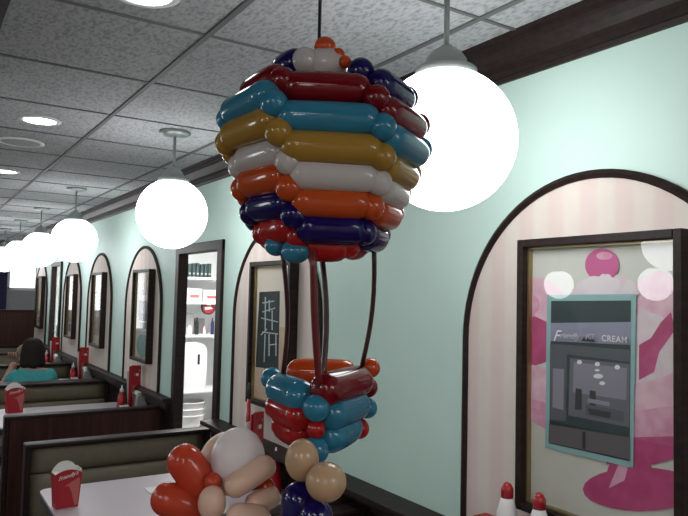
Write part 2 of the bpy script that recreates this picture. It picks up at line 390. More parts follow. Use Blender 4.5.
SUNDAE=[
 ('blush',[(1.3102,1.6879),(1.3103,1.6654),(1.3142,1.6485),(1.3391,1.6209),(1.3539,1.6134),(1.3706,1.5982),(1.4002,1.5907),(1.4297,1.5950),(1.4582,1.5852),(1.4835,1.5975),(1.5091,1.6216),(1.5292,1.6339),(1.5297,1.6598),(1.5481,1.6812),(1.5408,1.7076),(1.5296,1.7328),(1.5057,1.7530),(1.4846,1.7721),(1.4624,1.7685),(1.4302,1.7758),(1.4017,1.7798),(1.3751,1.7717),(1.3520,1.7626),(1.3346,1.7504),(1.3156,1.7344),(1.3041,1.7121)]),
 ('blush',[(0.9287,1.6819),(0.9345,1.6590),(0.9393,1.6297),(0.9515,1.6122),(0.9704,1.6001),(0.9896,1.5806),(1.0135,1.5831),(1.0362,1.5616),(1.0549,1.5705),(1.0773,1.5930),(1.0931,1.5991),(1.1166,1.6280),(1.1209,1.6505),(1.1261,1.6746),(1.1263,1.7039),(1.1101,1.7319),(1.0934,1.7427),(1.0794,1.7580),(1.0554,1.7767),(1.0353,1.7772),(1.0135,1.7920),(0.9923,1.7869),(0.9680,1.7638),(0.9567,1.7495),(0.9422,1.7299),(0.9361,1.7066)]),
 ('palepink',[(0.9563,1.5953),(0.9665,1.5700),(0.9757,1.5499),(0.9773,1.5282),(0.9968,1.5184),(1.0149,1.4956),(1.0345,1.4865),(1.0539,1.4951),(1.0743,1.4902),(1.0938,1.5012),(1.1107,1.5101),(1.1126,1.5383),(1.1310,1.5536),(1.1261,1.5817),(1.1296,1.6059),(1.1181,1.6296),(1.1063,1.6543),(1.0901,1.6683),(1.0752,1.6735),(1.0536,1.6942),(1.0336,1.6844),(1.0123,1.6799),(0.9996,1.6730),(0.9802,1.6537),(0.9743,1.6381),(0.9602,1.6181)]),
 ('magenta',[(1.4755,1.6523),(1.4158,1.6608),(1.3661,1.6450),(1.3504,1.5345),(1.4143,1.5107),(1.4739,1.5170)]),
 ('rose',[(1.3941,1.6945),(1.3991,1.6855),(1.3985,1.6779),(1.4079,1.6721),(1.4131,1.6661),(1.4206,1.6576),(1.4310,1.6590),(1.4405,1.6560),(1.4504,1.6598),(1.4564,1.6639),(1.4673,1.6693),(1.4700,1.6757),(1.4741,1.6838),(1.4794,1.6924),(1.4710,1.7023),(1.4743,1.7115),(1.4657,1.7195),(1.4608,1.7216),(1.4510,1.7299),(1.4411,1.7299),(1.4316,1.7287),(1.4229,1.7249),(1.4134,1.7226),(1.4050,1.7161),(1.3987,1.7118),(1.3949,1.7038)]),
 ('magenta',[(1.0660,1.5994),(1.0323,1.6196),(1.0050,1.6615),(0.9783,1.6875),(0.9681,1.6435),(1.0105,1.5860),(1.0242,1.5345),(1.0660,1.5095)]),
 ('blush',[(1.4739,1.5170),(1.3951,1.5126),(1.3211,1.5027),(1.3203,1.3939),(1.3752,1.4030),(1.4726,1.4071)]),
 ('rose',[(1.4726,1.4132),(1.3753,1.4089),(1.3132,1.3893),(1.3127,1.3212),(1.3746,1.3331),(1.4720,1.3585)]),
 ('blush',[(1.0890,1.4965),(1.0243,1.5144),(0.9684,1.5405),(0.9690,1.3945),(1.0890,1.3575)]),
 ('rose',[(1.0890,1.4243),(0.9687,1.4600),(0.9690,1.3751),(1.0890,1.3523)]),
 ('magenta',[(1.1857,1.3393),(0.9690,1.3848),(0.9692,1.3316),(1.0247,1.3050),(1.1605,1.2753)]),
 ('magenta',[(0.9098,1.2719),(0.9146,1.2574),(0.9289,1.2413),(0.9518,1.2245),(0.9825,1.2078),(1.0195,1.1924),(1.0606,1.1792),(1.1035,1.1693),(1.1450,1.1637),(1.1821,1.1629),(1.2114,1.1672),(1.2302,1.1767),(1.2368,1.1905),(1.2304,1.2075),(1.2116,1.2264),(1.1823,1.2454),(1.1452,1.2631),(1.1035,1.2781),(1.0605,1.2896),(1.0192,1.2970),(0.9822,1.2999),(0.9515,1.2985),(0.9286,1.2931),(0.9145,1.2840)]),
 ('magenta',[(1.1483,1.2885),(1.0383,1.3120),(1.0166,1.2723),(0.9695,1.2546),(0.9696,1.2306),(1.1665,1.1790),(1.1916,1.2044),(1.1636,1.2430)]),
 ('rose',[(1.1242,1.2833),(1.0948,1.2897),(1.1064,1.2460),(1.1543,1.2136)]),
 ('palepink',[(1.0553,1.7365),(1.0751,1.7245),(1.0799,1.7153),(1.0853,1.7048),(1.1068,1.6934),(1.1267,1.6924),(1.1525,1.6839),(1.1775,1.6839),(1.2019,1.6915),(1.2273,1.6910),(1.2418,1.6993),(1.2720,1.7093),(1.2808,1.7234),(1.2799,1.7345),(1.2633,1.7464),(1.2588,1.7586),(1.2465,1.7683),(1.2308,1.7723),(1.1999,1.7783),(1.1768,1.7801),(1.1509,1.7874),(1.1307,1.7809),(1.1079,1.7738),(1.0899,1.7685),(1.0727,1.7575),(1.0717,1.7472)]),
 ('cream',[(1.1279,1.7546),(1.1199,1.7472),(1.1340,1.7410),(1.1370,1.7325),(1.1427,1.7289),(1.1555,1.7231),(1.1706,1.7233),(1.1842,1.7199),(1.1973,1.7218),(1.2099,1.7293),(1.2214,1.7311),(1.2224,1.7393),(1.2330,1.7456),(1.2440,1.7546),(1.2414,1.7634),(1.2255,1.7700),(1.2161,1.7788),(1.2121,1.7852),(1.1998,1.7872),(1.1849,1.7879),(1.1715,1.7880),(1.1604,1.7818),(1.1429,1.7776),(1.1405,1.7734),(1.1225,1.7680),(1.1309,1.7631)]),
 ('magenta2',[(1.1233,1.8081),(1.1250,1.7967),(1.1302,1.7861),(1.1384,1.7770),(1.1493,1.7700),(1.1620,1.7656),(1.1759,1.7641),(1.1899,1.7658),(1.2032,1.7704),(1.2147,1.7778),(1.2237,1.7874),(1.2294,1.7987),(1.2314,1.8107),(1.2295,1.8227),(1.2239,1.8337),(1.2150,1.8429),(1.2035,1.8498),(1.1902,1.8538),(1.1761,1.8547),(1.1622,1.8525),(1.1494,1.8475),(1.1385,1.8399),(1.1302,1.8304),(1.1251,1.8196)]),
 ('rose',[(1.1432,1.8329),(1.1440,1.8301),(1.1465,1.8276),(1.1504,1.8255),(1.1556,1.8239),(1.1616,1.8230),(1.1681,1.8228),(1.1747,1.8234),(1.1808,1.8247),(1.1861,1.8266),(1.1902,1.8291),(1.1928,1.8318),(1.1937,1.8347),(1.1928,1.8376),(1.1903,1.8401),(1.1862,1.8423),(1.1809,1.8438),(1.1747,1.8447),(1.1682,1.8448),(1.1617,1.8441),(1.1556,1.8428),(1.1505,1.8408),(1.1465,1.8384),(1.1440,1.8357)]),
 ('cream',[(1.1792,1.7655),(1.1774,1.7620),(1.1782,1.7591),(1.1820,1.7573),(1.1864,1.7542),(1.1915,1.7537),(1.1970,1.7507),(1.2024,1.7524),(1.2081,1.7518),(1.2122,1.7550),(1.2161,1.7563),(1.2212,1.7594),(1.2216,1.7625),(1.2222,1.7657),(1.2203,1.7691),(1.2222,1.7721),(1.2179,1.7743),(1.2134,1.7777),(1.2083,1.7787),(1.2027,1.7798),(1.1970,1.7784),(1.1926,1.7791),(1.1861,1.7769),(1.1833,1.7751),(1.1813,1.7716),(1.1794,1.7689)]),
 ('cream',[(1.1439,1.7707),(1.1429,1.7672),(1.1463,1.7642),(1.1488,1.7612),(1.1522,1.7602),(1.1575,1.7594),(1.1622,1.7577),(1.1673,1.7578),(1.1724,1.7575),(1.1765,1.7586),(1.1813,1.7617),(1.1843,1.7642),(1.1878,1.7677),(1.1870,1.7711),(1.1880,1.7743),(1.1854,1.7780),(1.1813,1.7796),(1.1768,1.7828),(1.1730,1.7849),(1.1677,1.7838),(1.1624,1.7837),(1.1576,1.7841),(1.1516,1.7828),(1.1493,1.7804),(1.1463,1.7769),(1.1427,1.7737)]),
 ('cream',[(1.1202,1.7599),(1.1200,1.7568),(1.1205,1.7535),(1.1246,1.7513),(1.1267,1.7489),(1.1308,1.7472),(1.1345,1.7469),(1.1391,1.7476),(1.1431,1.7469),(1.1466,1.7480),(1.1519,1.7517),(1.1547,1.7538),(1.1559,1.7566),(1.1547,1.7600),(1.1555,1.7634),(1.1525,1.7666),(1.1521,1.7693),(1.1475,1.7702),(1.1435,1.7722),(1.1393,1.7738),(1.1347,1.7724),(1.1303,1.7728),(1.1272,1.7718),(1.1228,1.7681),(1.1194,1.7656),(1.1198,1.7632)]),
 ('teal',[(1.3642,1.7249),(1.0716,1.7311),(1.0804,1.2827),(1.3667,1.2793)]),
 ('night',[(1.3481,1.7074),(1.0861,1.7139),(1.0904,1.2983),(1.3521,1.2938)]),
 ('lav',[(1.3495,1.6428),(1.0861,1.6578),(1.0861,1.5979),(1.3490,1.5901)]),
 ('grey1',[(1.3508,1.5827),(1.0861,1.5849),(1.0876,1.5536),(1.3506,1.5578)]),
 ('grey1',[(1.3506,1.5578),(1.2897,1.5600),(1.2920,1.3672),(1.3508,1.3632)]),
 ('grey3',[(1.3393,1.5123),(1.2999,1.5135),(1.3009,1.3969),(1.3402,1.3995)]),
 ('grey2',[(1.2792,1.5468),(1.0890,1.5483),(1.0904,1.3854),(1.2834,1.3855)]),
 ('grey3',[(1.2654,1.5368),(1.0978,1.5370),(1.0992,1.4537),(1.2684,1.4522)]),
 ('night2',[(1.2582,1.4647),(1.2381,1.4645),(1.2378,1.4066),(1.2613,1.4058)]),
 ('night2',[(1.2118,1.4651),(1.1925,1.4649),(1.1923,1.4244),(1.2116,1.4242)]),
 ('grey1',[(1.2247,1.4250),(1.1065,1.4241),(1.1065,1.3956),(1.2246,1.3949)]),
 ('lav',[(1.2182,1.4424),(1.1486,1.4415),(1.1486,1.4309),(1.2182,1.4315)]),
 ('night2',[(1.2181,1.4151),(1.1425,1.4159),(1.1485,1.3991),(1.2115,1.3997)]),
 ('grey4',[(1.3507,1.3488),(1.0890,1.3600),(1.0890,1.3037),(1.3521,1.2966)]),
 ('night2',[(1.2342,1.3494),(1.2244,1.3498),(1.2242,1.3022),(1.2340,1.3029)]),
 ('glow',[(1.2364,1.5395),(1.2381,1.5358),(1.2424,1.5331),(1.2478,1.5326),(1.2522,1.5344),(1.2539,1.5378),(1.2522,1.5416),(1.2479,1.5443),(1.2425,1.5448),(1.2381,1.5429)]),
 ('glow',[(1.1781,1.5396),(1.1796,1.5360),(1.1838,1.5334),(1.1889,1.5329),(1.1930,1.5347),(1.1946,1.5380),(1.1931,1.5417),(1.1889,1.5443),(1.1838,1.5448),(1.1797,1.5430)]),
 ('glow',[(1.1161,1.5378),(1.1177,1.5339),(1.1219,1.5312),(1.1271,1.5307),(1.1313,1.5325),(1.1329,1.5361),(1.1313,1.5400),(1.1271,1.5427),(1.1219,1.5432),(1.1177,1.5413)]),
 ('glow',[(1.1673,1.5084),(1.1703,1.5041),(1.1782,1.5008),(1.1879,1.4997),(1.1959,1.5012),(1.1990,1.5049),(1.1960,1.5092),(1.1880,1.5126),(1.1782,1.5136),(1.1703,1.5120)]),
 ('glow',[(1.1611,1.4904),(1.1628,1.4870),(1.1675,1.4845),(1.1733,1.4838),(1.1780,1.4852),(1.1798,1.4881),(1.1780,1.4915),(1.1733,1.4940),(1.1675,1.4947),(1.1628,1.4933)]),
 ('glow',[(1.1780,1.5234),(1.1796,1.5214),(1.1837,1.5197),(1.1888,1.5192),(1.1930,1.5199),(1.1946,1.5217),(1.1930,1.5238),(1.1888,1.5254),(1.1837,1.5259),(1.1796,1.5252)]),
 ('night2',[(1.2387,1.5977),(1.2288,1.6109),(1.2222,1.6016),(1.2156,1.6131),(1.2091,1.6025),(1.1994,1.6114),(1.1929,1.5982)]),
]
POLE=[
 ('peach',[(3.4372,1.5062),(2.9123,1.5548),(2.8922,1.2004),(3.4095,1.1273)]),
 ('night',[(3.3254,1.7168),(3.0863,1.7240),(3.0780,1.3245),(3.3468,1.3124)]),
 ('linew',[(3.2833,1.6555),(3.1434,1.6691),(3.1458,1.6746),(3.2859,1.6613)]),
 ('linew',[(3.2573,1.6908),(3.2473,1.5431),(3.2343,1.5437),(3.2441,1.6910)]),
 ('linew',[(3.2089,1.6758),(3.2048,1.6131),(3.1920,1.6135),(3.1961,1.6760)]),
 ('linew',[(3.2792,1.6078),(3.1290,1.6335),(3.1330,1.6387),(3.2835,1.6132)]),
 ('linew',[(3.2926,1.5753),(3.0943,1.5632),(3.0918,1.5687),(3.2900,1.5811)]),
 ('linew',[(3.2519,1.6115),(3.2456,1.5168),(3.2326,1.5176),(3.2389,1.6119)]),
 ('linew',[(3.1707,1.6246),(3.1641,1.5214),(3.1515,1.5221),(3.1581,1.6250)]),
 ('linew',[(3.2748,1.5017),(3.0899,1.5024),(3.0887,1.5080),(3.2735,1.5076)]),
 ('linew',[(3.2442,1.4960),(3.2462,1.3489),(3.2332,1.3499),(3.2312,1.4966)]),
 ('linew',[(3.1973,1.4987),(3.1898,1.3851),(3.1771,1.3862),(3.1845,1.4995)]),
 ('linew',[(3.1862,1.4395),(3.0962,1.4513),(3.0981,1.4567),(3.1881,1.4450)]),
 ('linew',[(3.1176,1.5035),(3.1105,1.3921),(3.0983,1.3931),(3.1053,1.5043)]),
 ('linew',[(3.2803,1.4863),(3.2112,1.5219),(3.2206,1.5255),(3.2900,1.4898)]),
]
CAMX = (0.840715, -0.540972, 0.023417)
CAMY = (0.049360, 0.033501, -0.998219)
CAMZ = (0.539224, 0.840373, 0.054867)

# ---------------------------------------------------------------- room
EYE = 1.71; CZ = 2.54; WX = 1.62; YB, YE = -2.2, 11.1; LX = -4.6; FY = 13.6
D0, D1, DT = 3.95, 4.66, 1.975          # doorway opening
V0, V1, VB, VT = 9.08, 9.66, .98, 2.0   # serving window opening
w = MB()
w.box(WX, WX+.05, YB, D0, 0, CZ).box(WX, WX+.05, D0, D1, DT, CZ).box(WX, WX+.05, D1, V0, 0, CZ)
w.box(WX, WX+.05, V0, V1, 0, VB).box(WX, WX+.05, V0, V1, VT, CZ).box(WX, WX+.05, V1, YE, 0, CZ)
struct('wall_right', w, 'mint')
struct('wall_left', MB().box(LX-.1, LX, YB, FY, 0, CZ), 'mint')
struct('wall_back', MB().box(LX-.1, 3.4, YB-.1, YB, 0, CZ), 'cream_wall')
WL, WR = 1.50, 2.02                      # bright pane in the far wall
f = MB()
f.box(LX-.1, -2.6, FY, FY+.12, 0, CZ).box(.9, WL, FY, FY+.12, 0, CZ).box(WR, 3.5, FY, FY+.12, 0, CZ)
f.box(-2.6, .9, FY, FY+.12, 0, .9).box(-2.6, .9, FY, FY+.12, 2.3, CZ)
f.box(WL, WR, FY, FY+.12, 0, 1.66).box(WL, WR, FY, FY+.12, 2.3, CZ)
struct('wall_far', f, 'grey')
struct('wall_vestibule', MB().box(3.4, 3.5, YE-.1, FY, 0, CZ), 'cream_wall')
for k, (a, b, c, d) in enumerate(((-2.6, .9, .9, 2.3), (WL, WR, 1.66, 2.3))):
    g = MB()
    for y0 in (a, b-.05): g.box(y0, y0+.05, FY-.02, FY+.1, c, d)
    g.box(a, b, FY-.02, FY+.1, c, c+.05).box(a, b, FY-.02, FY+.1, d-.05, d)
    if k == 0: g.box(-.9, -.85, FY-.02, FY+.1, c, d)
    g.mi = 1; g.box(a+.04, b-.04, FY+.05, FY+.056, c+.04, d-.04)
    struct('window_%d' % (k+2), g, ['white', 'glass'])
struct('floor', MB().box(LX-.1, 3.5, YB-.1, FY+.1, -.1, 0), 'carpet')
struct('ceiling', MB().box(LX-.1, 3.5, YB-.1, FY+.1, CZ, CZ+.1), 'tile')
# T-bar grid
g = MB()
for i in range(-8, 2): g.box(.775+.61*i-.009, .775+.61*i+.009, YB, FY, CZ-.006, CZ+.004)
for j in range(-6, 20):
    y = 2.055+.61*j
    if y > YB and y < FY: g.box(LX, WX, y-.007, y+.007, CZ-.004, CZ+.004)
struct('trim_1', g, 'grid')
# crown moulding, stepped profile from ceiling down to wall
prof = [(1.62, 2.418), (1.610, 2.418), (1.606, 2.432), (1.598, 2.434), (1.596, 2.452), (1.580, 2.462), (1.566, 2.480), (1.556, 2.502), (1.546, 2.508), (1.544, 2.522), (1.532, 2.526), (1.530, 2.54), (1.62, 2.54)]
c = MB(); c.rings([[Vector((x, y, z)) for x, z in prof] for y in (YB, YE)], smooth=False); struct('trim_2', c, 'dark')
# ledge rail and wainscot
def rail(y0, y1, n):
    r = MB(); r.box(1.495 if n == 3 else 1.545, WX, y0, y1, .925, .95, .004).box(1.572, WX, y0, y1, .86, .925, .006); struct('trim_%d' % n, r, 'dark')
    struct('baseboard_%s' % ('near' if n == 3 else 'far'), MB().box(1.60, WX, y0, y1, 0, .86), 'dark')
rail(YB, D0-.08, 3); rail(D1+.07, YE, 4)
struct('trim_5', MB().box(-.42, .185, YB, 2.9, 2.43, CZ, .004), 'dark')
# doorway casing
d = MB()
d.box(1.60, 1.672, D0-.075, D0+.004, 0, DT+.06, .004).box(1.60, 1.672, D1-.004, D1+.065, 0, DT+.06, .004).box(1.599, 1.671, D0-.075, D1+.065, DT-.004, DT+.06, .004)
struct('door_1', d, 'dark')
v = MB()
v.box(1.595, 1.66, V0-.05, V0+.004, .95, VT+.05).box(1.595, 1.66, V1-.004, V1+.05, .95, VT+.05).box(1.594, 1.659, V0-.05, V1+.05, VT-.004, VT+.05).box(1.594, 1.66, V0-.05, V1+.05, .95, VB+.004)
v.mi = 1; v.box(1.64, 1.644, V0, V1, VB, VT)
struct('window_1', v, ['dark', 'glass'])

# ---------------------------------------------------------------- back room
BX = 3.5
struct('wall_pantry', MB().box(WX+.05, BX+.1, 7.6, 7.7, 0, CZ).box(BX, BX+.1, 3.2, 7.6, 0, CZ).box(WX+.05, BX+.1, 3.1, 3.2, 0, CZ), 'white')
struct('wall_servery', MB().box(2.9, 3.0, 7.7, YE, 0, CZ).box(WX+.05, 3.0, YE, YE+.1, 0, CZ), 'white')
def panel_light(name, x0, x1, y0, y1, label, m='tube'):
    t = thing(name, label, 'light', ((x0+x1)/2, (y0+y1)/2, CZ)); hx, hy = (x1-x0)/2, (y1-y0)/2
    fr = MB(); fr.box(-hx, hx, -hy, -hy+.03, -.05, 0).box(-hx, hx, hy-.03, hy, -.05, 0).box(-hx, -hx+.03, -hy+.03, hy-.03, -.05, 0).box(hx-.03, hx, -hy+.03, hy-.03, -.05, 0)
    fr.build('frame', 'white', t); MB().box(-hx+.03, hx-.03, -hy+.03, hy-.03, -.04, -.02).build('diffuser', m, t)
panel_light('ceiling_light', 2.2, 2.8, 5.4, 6.6, 'bright flat ceiling panel light in the back room behind the doorway')
panel_light('ceiling_light', 2.0, 2.5, 9.0, 10.2, 'flat ceiling panel light in the servery behind the far wall window')
for (x, y), lb in (((-.75, -.9), 'unseen ceiling panel added as fill light behind the viewer, nearest the soffit'), ((-2.6, -.6), 'unseen ceiling panel added as fill light behind the viewer, far left'), ((-2.6, 2.2), "flat ceiling panel light over the room's left side, level with the first table"),
                   ((-2.6, 7.6), "flat ceiling panel light over the room's left side, level with the person"), ((.75, -1.5), 'unseen ceiling panel added as fill light behind the viewer by the mint wall')):
    panel_light('ceiling_light', x-.3, x+.3, y-.6, y+.6, lb, 'fill_panel')  # unseen panels, added to raise the ambient light and flatten the falloff
# shelf unit seen through the doorway
SX0, SX1, SY0, SY1 = 2.30, 3.10, 7.08, 7.52
t = thing('shelf_unit', 'white metal shelf unit stacked with supplies seen through the doorway', 'shelf', (2.7, 7.3, 0))
LV = (.22, .635, 1.24, 1.60, 1.87)
for x in (-.39, .39):
    for y in (-.21, .21): MB().box(x-.012, x+.012, y-.012, y+.012, 0, 2.2).build('post', 'chrome', t)
for z in LV: MB().box(-.40, .40, -.22, .22, z-.025, z, .004).build('shelf_board', 'plastic', t)
def item(name, label, cat, x, y, z, mb, m, group=None):
    o = mb.build(name, m); o.location = (x, y, z); return tag(o, label, cat, group)
for k in range(9):
    b = MB(); b.box(-.018, .018, -.11, .11, 0, .145+.006*(k % 3), .003); b.mi = 1; b.box(-.012, .012, -.1115, -.109, .03, .05)
    item('binder', ['dark green binder standing on the top shelf of the back room'][0], 'binder', 2.45+k*.046, 7.26, 1.87, b, ['binder', 'grey'], 'dark binders on the top shelf')
for k, (x, wd, h, m) in enumerate(((2.47, .13, .13, 'cardwhite'), (2.64, .17, .145, 'plastic'), (2.84, .19, .13, 'cardwhite'))):
    b = MB(); b.box(-wd/2, wd/2, -.12, .12, 0, h, .006); b.mi = 1; b.box(-wd*.3, wd*.3, -.1215, -.119, h*.3, h*.55)
    item('carton', 'white carton on the second shelf, %s of three' % ('leftmost', 'middle', 'rightmost')[k], 'carton', x, 7.24, 1.60, b, [m, 'label'], 'cartons on the second shelf')
t = thing('round_sign', 'round red and white emblem leaning on the shelf behind the doorway', 'sign', (2.815, 7.14, 1.545))
a = MB(); a.lathe([(.085, 0), (.085, .02)], (0, 0, 0), (0, 1, 0), 28, False); a.build('backing', 'black', t)
a = MB(); a.lathe([(.07, 0), (.07, .004)], (0, -.005, 0), (0, 1, 0), 28, False); a.build('face', 'redp', t)
a = MB(); a.poly([(-.045, -.006, -.035), (.05, -.006, -.02), (.02, -.006, .005), (-.05, -.006, .0)], (0, -.003, 0)).poly([(-.03, -.006, .02), (.03, -.006, .015), (.01, -.006, .045)], (0, -.003, 0)); a.build('emblem', 'cardwhite', t)
random.seed(5)
cl = ['cardwhite', 'grey', 'black', 'plastic', 'curtain', 'label']
for k in range(11):
    x = 2.44+.042*k+random.uniform(-.01, .01); h = random.uniform(.07, .2); r = random.uniform(.016, .026); m = cl[(k*5+2) % 6] if k > 5 else ('cardwhite' if k % 2 else 'plastic')
    y = 7.15+.13*(k % 2)
    b = MB().lathe([(r*.9, 0), (r, .008), (r, h*.7), (r*.45, h*.85), (r*.45, h)], n=14)
    item('bottle', 'small supply bottle among the clutter on the middle shelf', 'bottle', x, y, 1.24, b, m, 'bottles on the middle shelf')
for k in range(4):
    item('box', 'pale cardboard box at the back of the middle shelf, %s of four' % ('first from left', 'second from left', 'third from left', 'last')[k], 'box', 2.42+.13*k, 7.42, 1.24, MB().box(-.055, .055, -.05, .05, 0, (.2, .15, .22, .17)[k], .004), ('cardwhite', 'plastic', 'cardwhite', 'grey')[k])
# white moulded bin with rounded shoulders and slot handle
b = MB(); pr = []
for i in range(13):
    a = PI*i/12; pr.append((-.17*math.cos(a) if True else 0, .38+.15*math.sin(a)**.6 if 0 < i < 12 else .38))
pts = [(-.165, 0), (-.175, .2), *pr, (.175, .2), (.16, 0)]
t = thing('storage_bin', 'white plastic bin with rounded top and dark slot handle on a low shelf', 'bin', (2.63, 7.2, .635))
b.poly([(x, -.1, z) for x, z in pts], (0, .24, 0)); b.build('body', 'plastic', t)
MB().box(-.012, .012, -.106, -.098, -.055, .055, .006, 3).build('handle', 'black', t).location = (.075, 0, .34)
for k in range(3):
    b = MB(); z = .07*k
    b.lathe([(.13, 0), (.17, .06), (.185, .13), (.19, .135), (.19, .145), (.18, .145), (.165, .06), (.12, .01)], n=32)
    item('tub', 'white plastic tub on the bottom shelf, %s of the nested stack' % ('lowest', 'middle', 'topmost')[k], 'tub', 2.66, 7.28, .22+z, b, 'plastic', 'nested white tubs')
# servery counter behind window_1
t = thing('counter', 'pale counter behind the far serving window', 'counter', (2.05, 10.6, 0))
MB().box(-.24, .3, -.4, .4, 0, 1.0).build('cabinet', 'grey', t); MB().box(-.26, .32, -.42, .42, 1.0, 1.04, .005).build('worktop', 'plastic', t)
item('box', 'black box on the counter behind the far serving window', 'box', 1.93, 10.35, 1.04, MB().box(-.11, .11, -.08, .08, 0, .14, .005), 'black')
item('box', 'white box resting on the black box behind the far serving window', 'box', 1.93, 10.36, 1.18, MB().box(-.08, .08, -.06, .06, 0, .1, .004), 'cardwhite')
item('curtain', 'dark blue cloth panel hanging left of the far bright window', 'curtain', 1.33, FY-.05, 1.0, MB().rings([[Vector((-.17+.0113*i*1.0, .02*math.sin(i*1.3), z)) for i in range(31)]+[Vector((.17-.0113*i, .02*math.sin((30-i)*1.3)+.012, z)) for i in range(31)] for z in (0, 1.0)], smooth=False) or MB().box(-.17, .17, -.01, .01, 0, 1.0), 'curtain')

# ---------------------------------------------------------------- arched panels and pictures
def arch(yc, label, R=.50, zb=.95, zs=1.575):
    t = thing('arched_panel', label, 'wall panel', (WX-.0015, yc, zb), 0, 'arched wallpaper panels along the wall')
    def out(r):
        return [(r, 0)]+[(r*math.cos(PI*i/40), zs-zb+r*math.sin(PI*i/40)) for i in range(41)]+[(-r, 0)]
    MB().poly([(-.006, y, z) for y, z in out(R-.01)], (.006, 0, 0)).build('wallpaper', 'arch', t)
    a, b = out(R), out(R-.024); m = MB()
    rg = [[Vector((-x, p[0], p[1])) for p, x in ((A, 0), (A, .012), (((A[0]+B[0])/2, (A[1]+B[1])/2), .02), (B, .012), (B, 0))] for A, B in zip(a, b)]
    m.rings(rg, smooth=False); m.build('moulding', 'dark', t); return t
AR = ((1.235, 'large arched striped wallpaper panel around the sundae picture'), (3.19, 'arched wallpaper panel partly behind the balloon ropes, next to the doorway'),
      (5.53, 'arched wallpaper panel just beyond the doorway'), (7.015, 'second arched wallpaper panel beyond the doorway'), (8.35, 'third arched wallpaper panel beyond the doorway'), (10.53, 'farthest arched wallpaper panel, past the serving window'))
for yc, lb in AR: arch(yc, lb, .505 if yc < 2 else .50)

def clip(poly, y0, y1, z0, z1):
    for ax, lim, sg in ((0, y0, 1), (0, y1, -1), (1, z0, 1), (1, z1, -1)):
        o = []
        for i in range(len(poly)):
            p, q = poly[i], poly[(i+1) % len(poly)]; ip, iq = (p[ax]-lim)*sg >= 0, (q[ax]-lim)*sg >= 0
            if ip: o.append(p)
            if ip != iq:
                k = (lim-p[ax])/(q[ax]-p[ax]); o.append((p[0]+(q[0]-p[0])*k, p[1]+(q[1]-p[1])*k))
        poly = o
        if len(poly) < 3: return []
    return poly
def picture(y0, y1, z0, z1, label, base, art, mw=.024, dp=.052, text=None):
    x1 = WX-.009; x0 = x1-dp; yc = (y0+y1)/2; zc = z0
    t = thing('framed_picture', label, 'picture', (x1, yc, zc), 0, 'framed pictures on the arched panels')
    W, H = (y1-y0)/2, z1-z0
    m = MB(); m.box(-dp, 0, -W, -W+mw, 0, H, .003).box(-dp, 0, W-mw, W, 0, H, .003).box(-dp, 0, -W+mw, W-mw, 0, mw, .003).box(-dp, 0, -W+mw, W-mw, H-mw, H, .003)
    m.build('frame', 'dark', t)
    e = .006; a, b = -W+mw, W-mw
    m = MB(); m.box(-.03, -.006, a, a+e, mw, H-mw).box(-.03, -.006, b-e, b, mw, H-mw).box(-.03, -.006, a+e, b-e, mw, mw+e).box(-.03, -.006, a+e, b-e, H-mw-e, H-mw)
    m.build('inner_edge', 'gilt', t)
    ms = [base]; p = MB(); p.box(-.014, -.004, a, b, mw, H-mw); x = -.014
    for k, (c, poly) in enumerate(art):
        if c not in ms: ms.append(c)
        p.mi = ms.index(c); x -= .00022
        q = clip([(Y-yc, Z-zc) for Y, Z in poly], a+.001, b-.001, mw+.001, H-mw-.001)
        if q: p._tag([p.bm.faces.new([p.bm.verts.new((x, u, v)) for u, v in q])])
    if text:
        for body, c, size, Y, Z, sh, sp, bo in text:
            if c not in ms: ms.append(c)
            p.mi = ms.index(c); x -= .0003
            lettering(p, body, size, lambda tx, ty: Vector((x, Y-yc-tx, Z-zc+ty)), sh, sp, bo)
    p.build('print', ms, t, fix=False)
    MB().box(-.031, -.028, a, b, mw, H-mw).build('glass_pane', 'glass', t)
    return t
picture(.928, 1.4536, 1.085, 1.891, 'large framed picture of a pink sundae with an inset shop front photo', 'paper', SUNDAE, text=[
    ('F', 'glow', .046, 1.338, 1.592, .4, 1, .0003), ('riendly', 'lav2', .025, 1.312, 1.602, .35, .95, .0003), ('ICE', 'lav2', .019, 1.222, 1.606, 0, 1.05, .0002), ('CREAM', 'glow', .023, 1.172, 1.603, 0, 1.08, .0003)])
picture(2.915, 3.385, 1.125, 1.878, 'framed cream picture with dark line drawing inset, behind the balloon ropes', 'buff', POLE)
def art(y0, y1, z0, z1, k):
    W, H = y1-y0, z1-z0
    def r(a, b, c, d): return [(y1-W*a, z0+H*c), (y1-W*b, z0+H*c), (y1-W*b, z0+H*d), (y1-W*a, z0+H*d)]
    def e(a, c, ra, rc): return [(y1-W*a+W*ra*math.cos(t*PI/12), z0+H*c+H*rc*math.sin(t*PI/12)) for t in range(24)]
    if k == 0: return [('tan_ink', r(.35, .75, .72, .95)), ('grey3', r(.2, .85, .5, .66)), ('grey1', r(.25, .8, .44, .52)), ('grey2', r(.3, .8, .36, .42)), ('tealpale', e(.5, .17, .34, .13)), ('linew', r(.15, .9, .29, .33))]
    if k == 1: return [('tan_ink', r(.1, .9, .15, .75)), ('cream', r(.2, .5, .4, .7)), ('grey3', r(.5, .85, .2, .5))]
    return [('tan_ink', r(.1, .9, .25, .9)), ('peach', e(.5, .5, .3, .2)), ('grey3', r(.2, .8, .1, .22))]
for k, (y0, y1, lb) in enumerate(((5.21, 5.67, 'dark framed picture on the arch just beyond the doorway'), (6.72, 7.17, 'dark framed picture on the second arch beyond the doorway'),
                                (8.05, 8.48, 'dark framed picture on the third arch beyond the doorway'), (10.2, 10.7, 'farthest dark framed picture, past the serving window'))):
    picture(y0, y1, 1.145, 1.878, lb, 'buff', art(y0, y1, 1.145, 1.878, k))

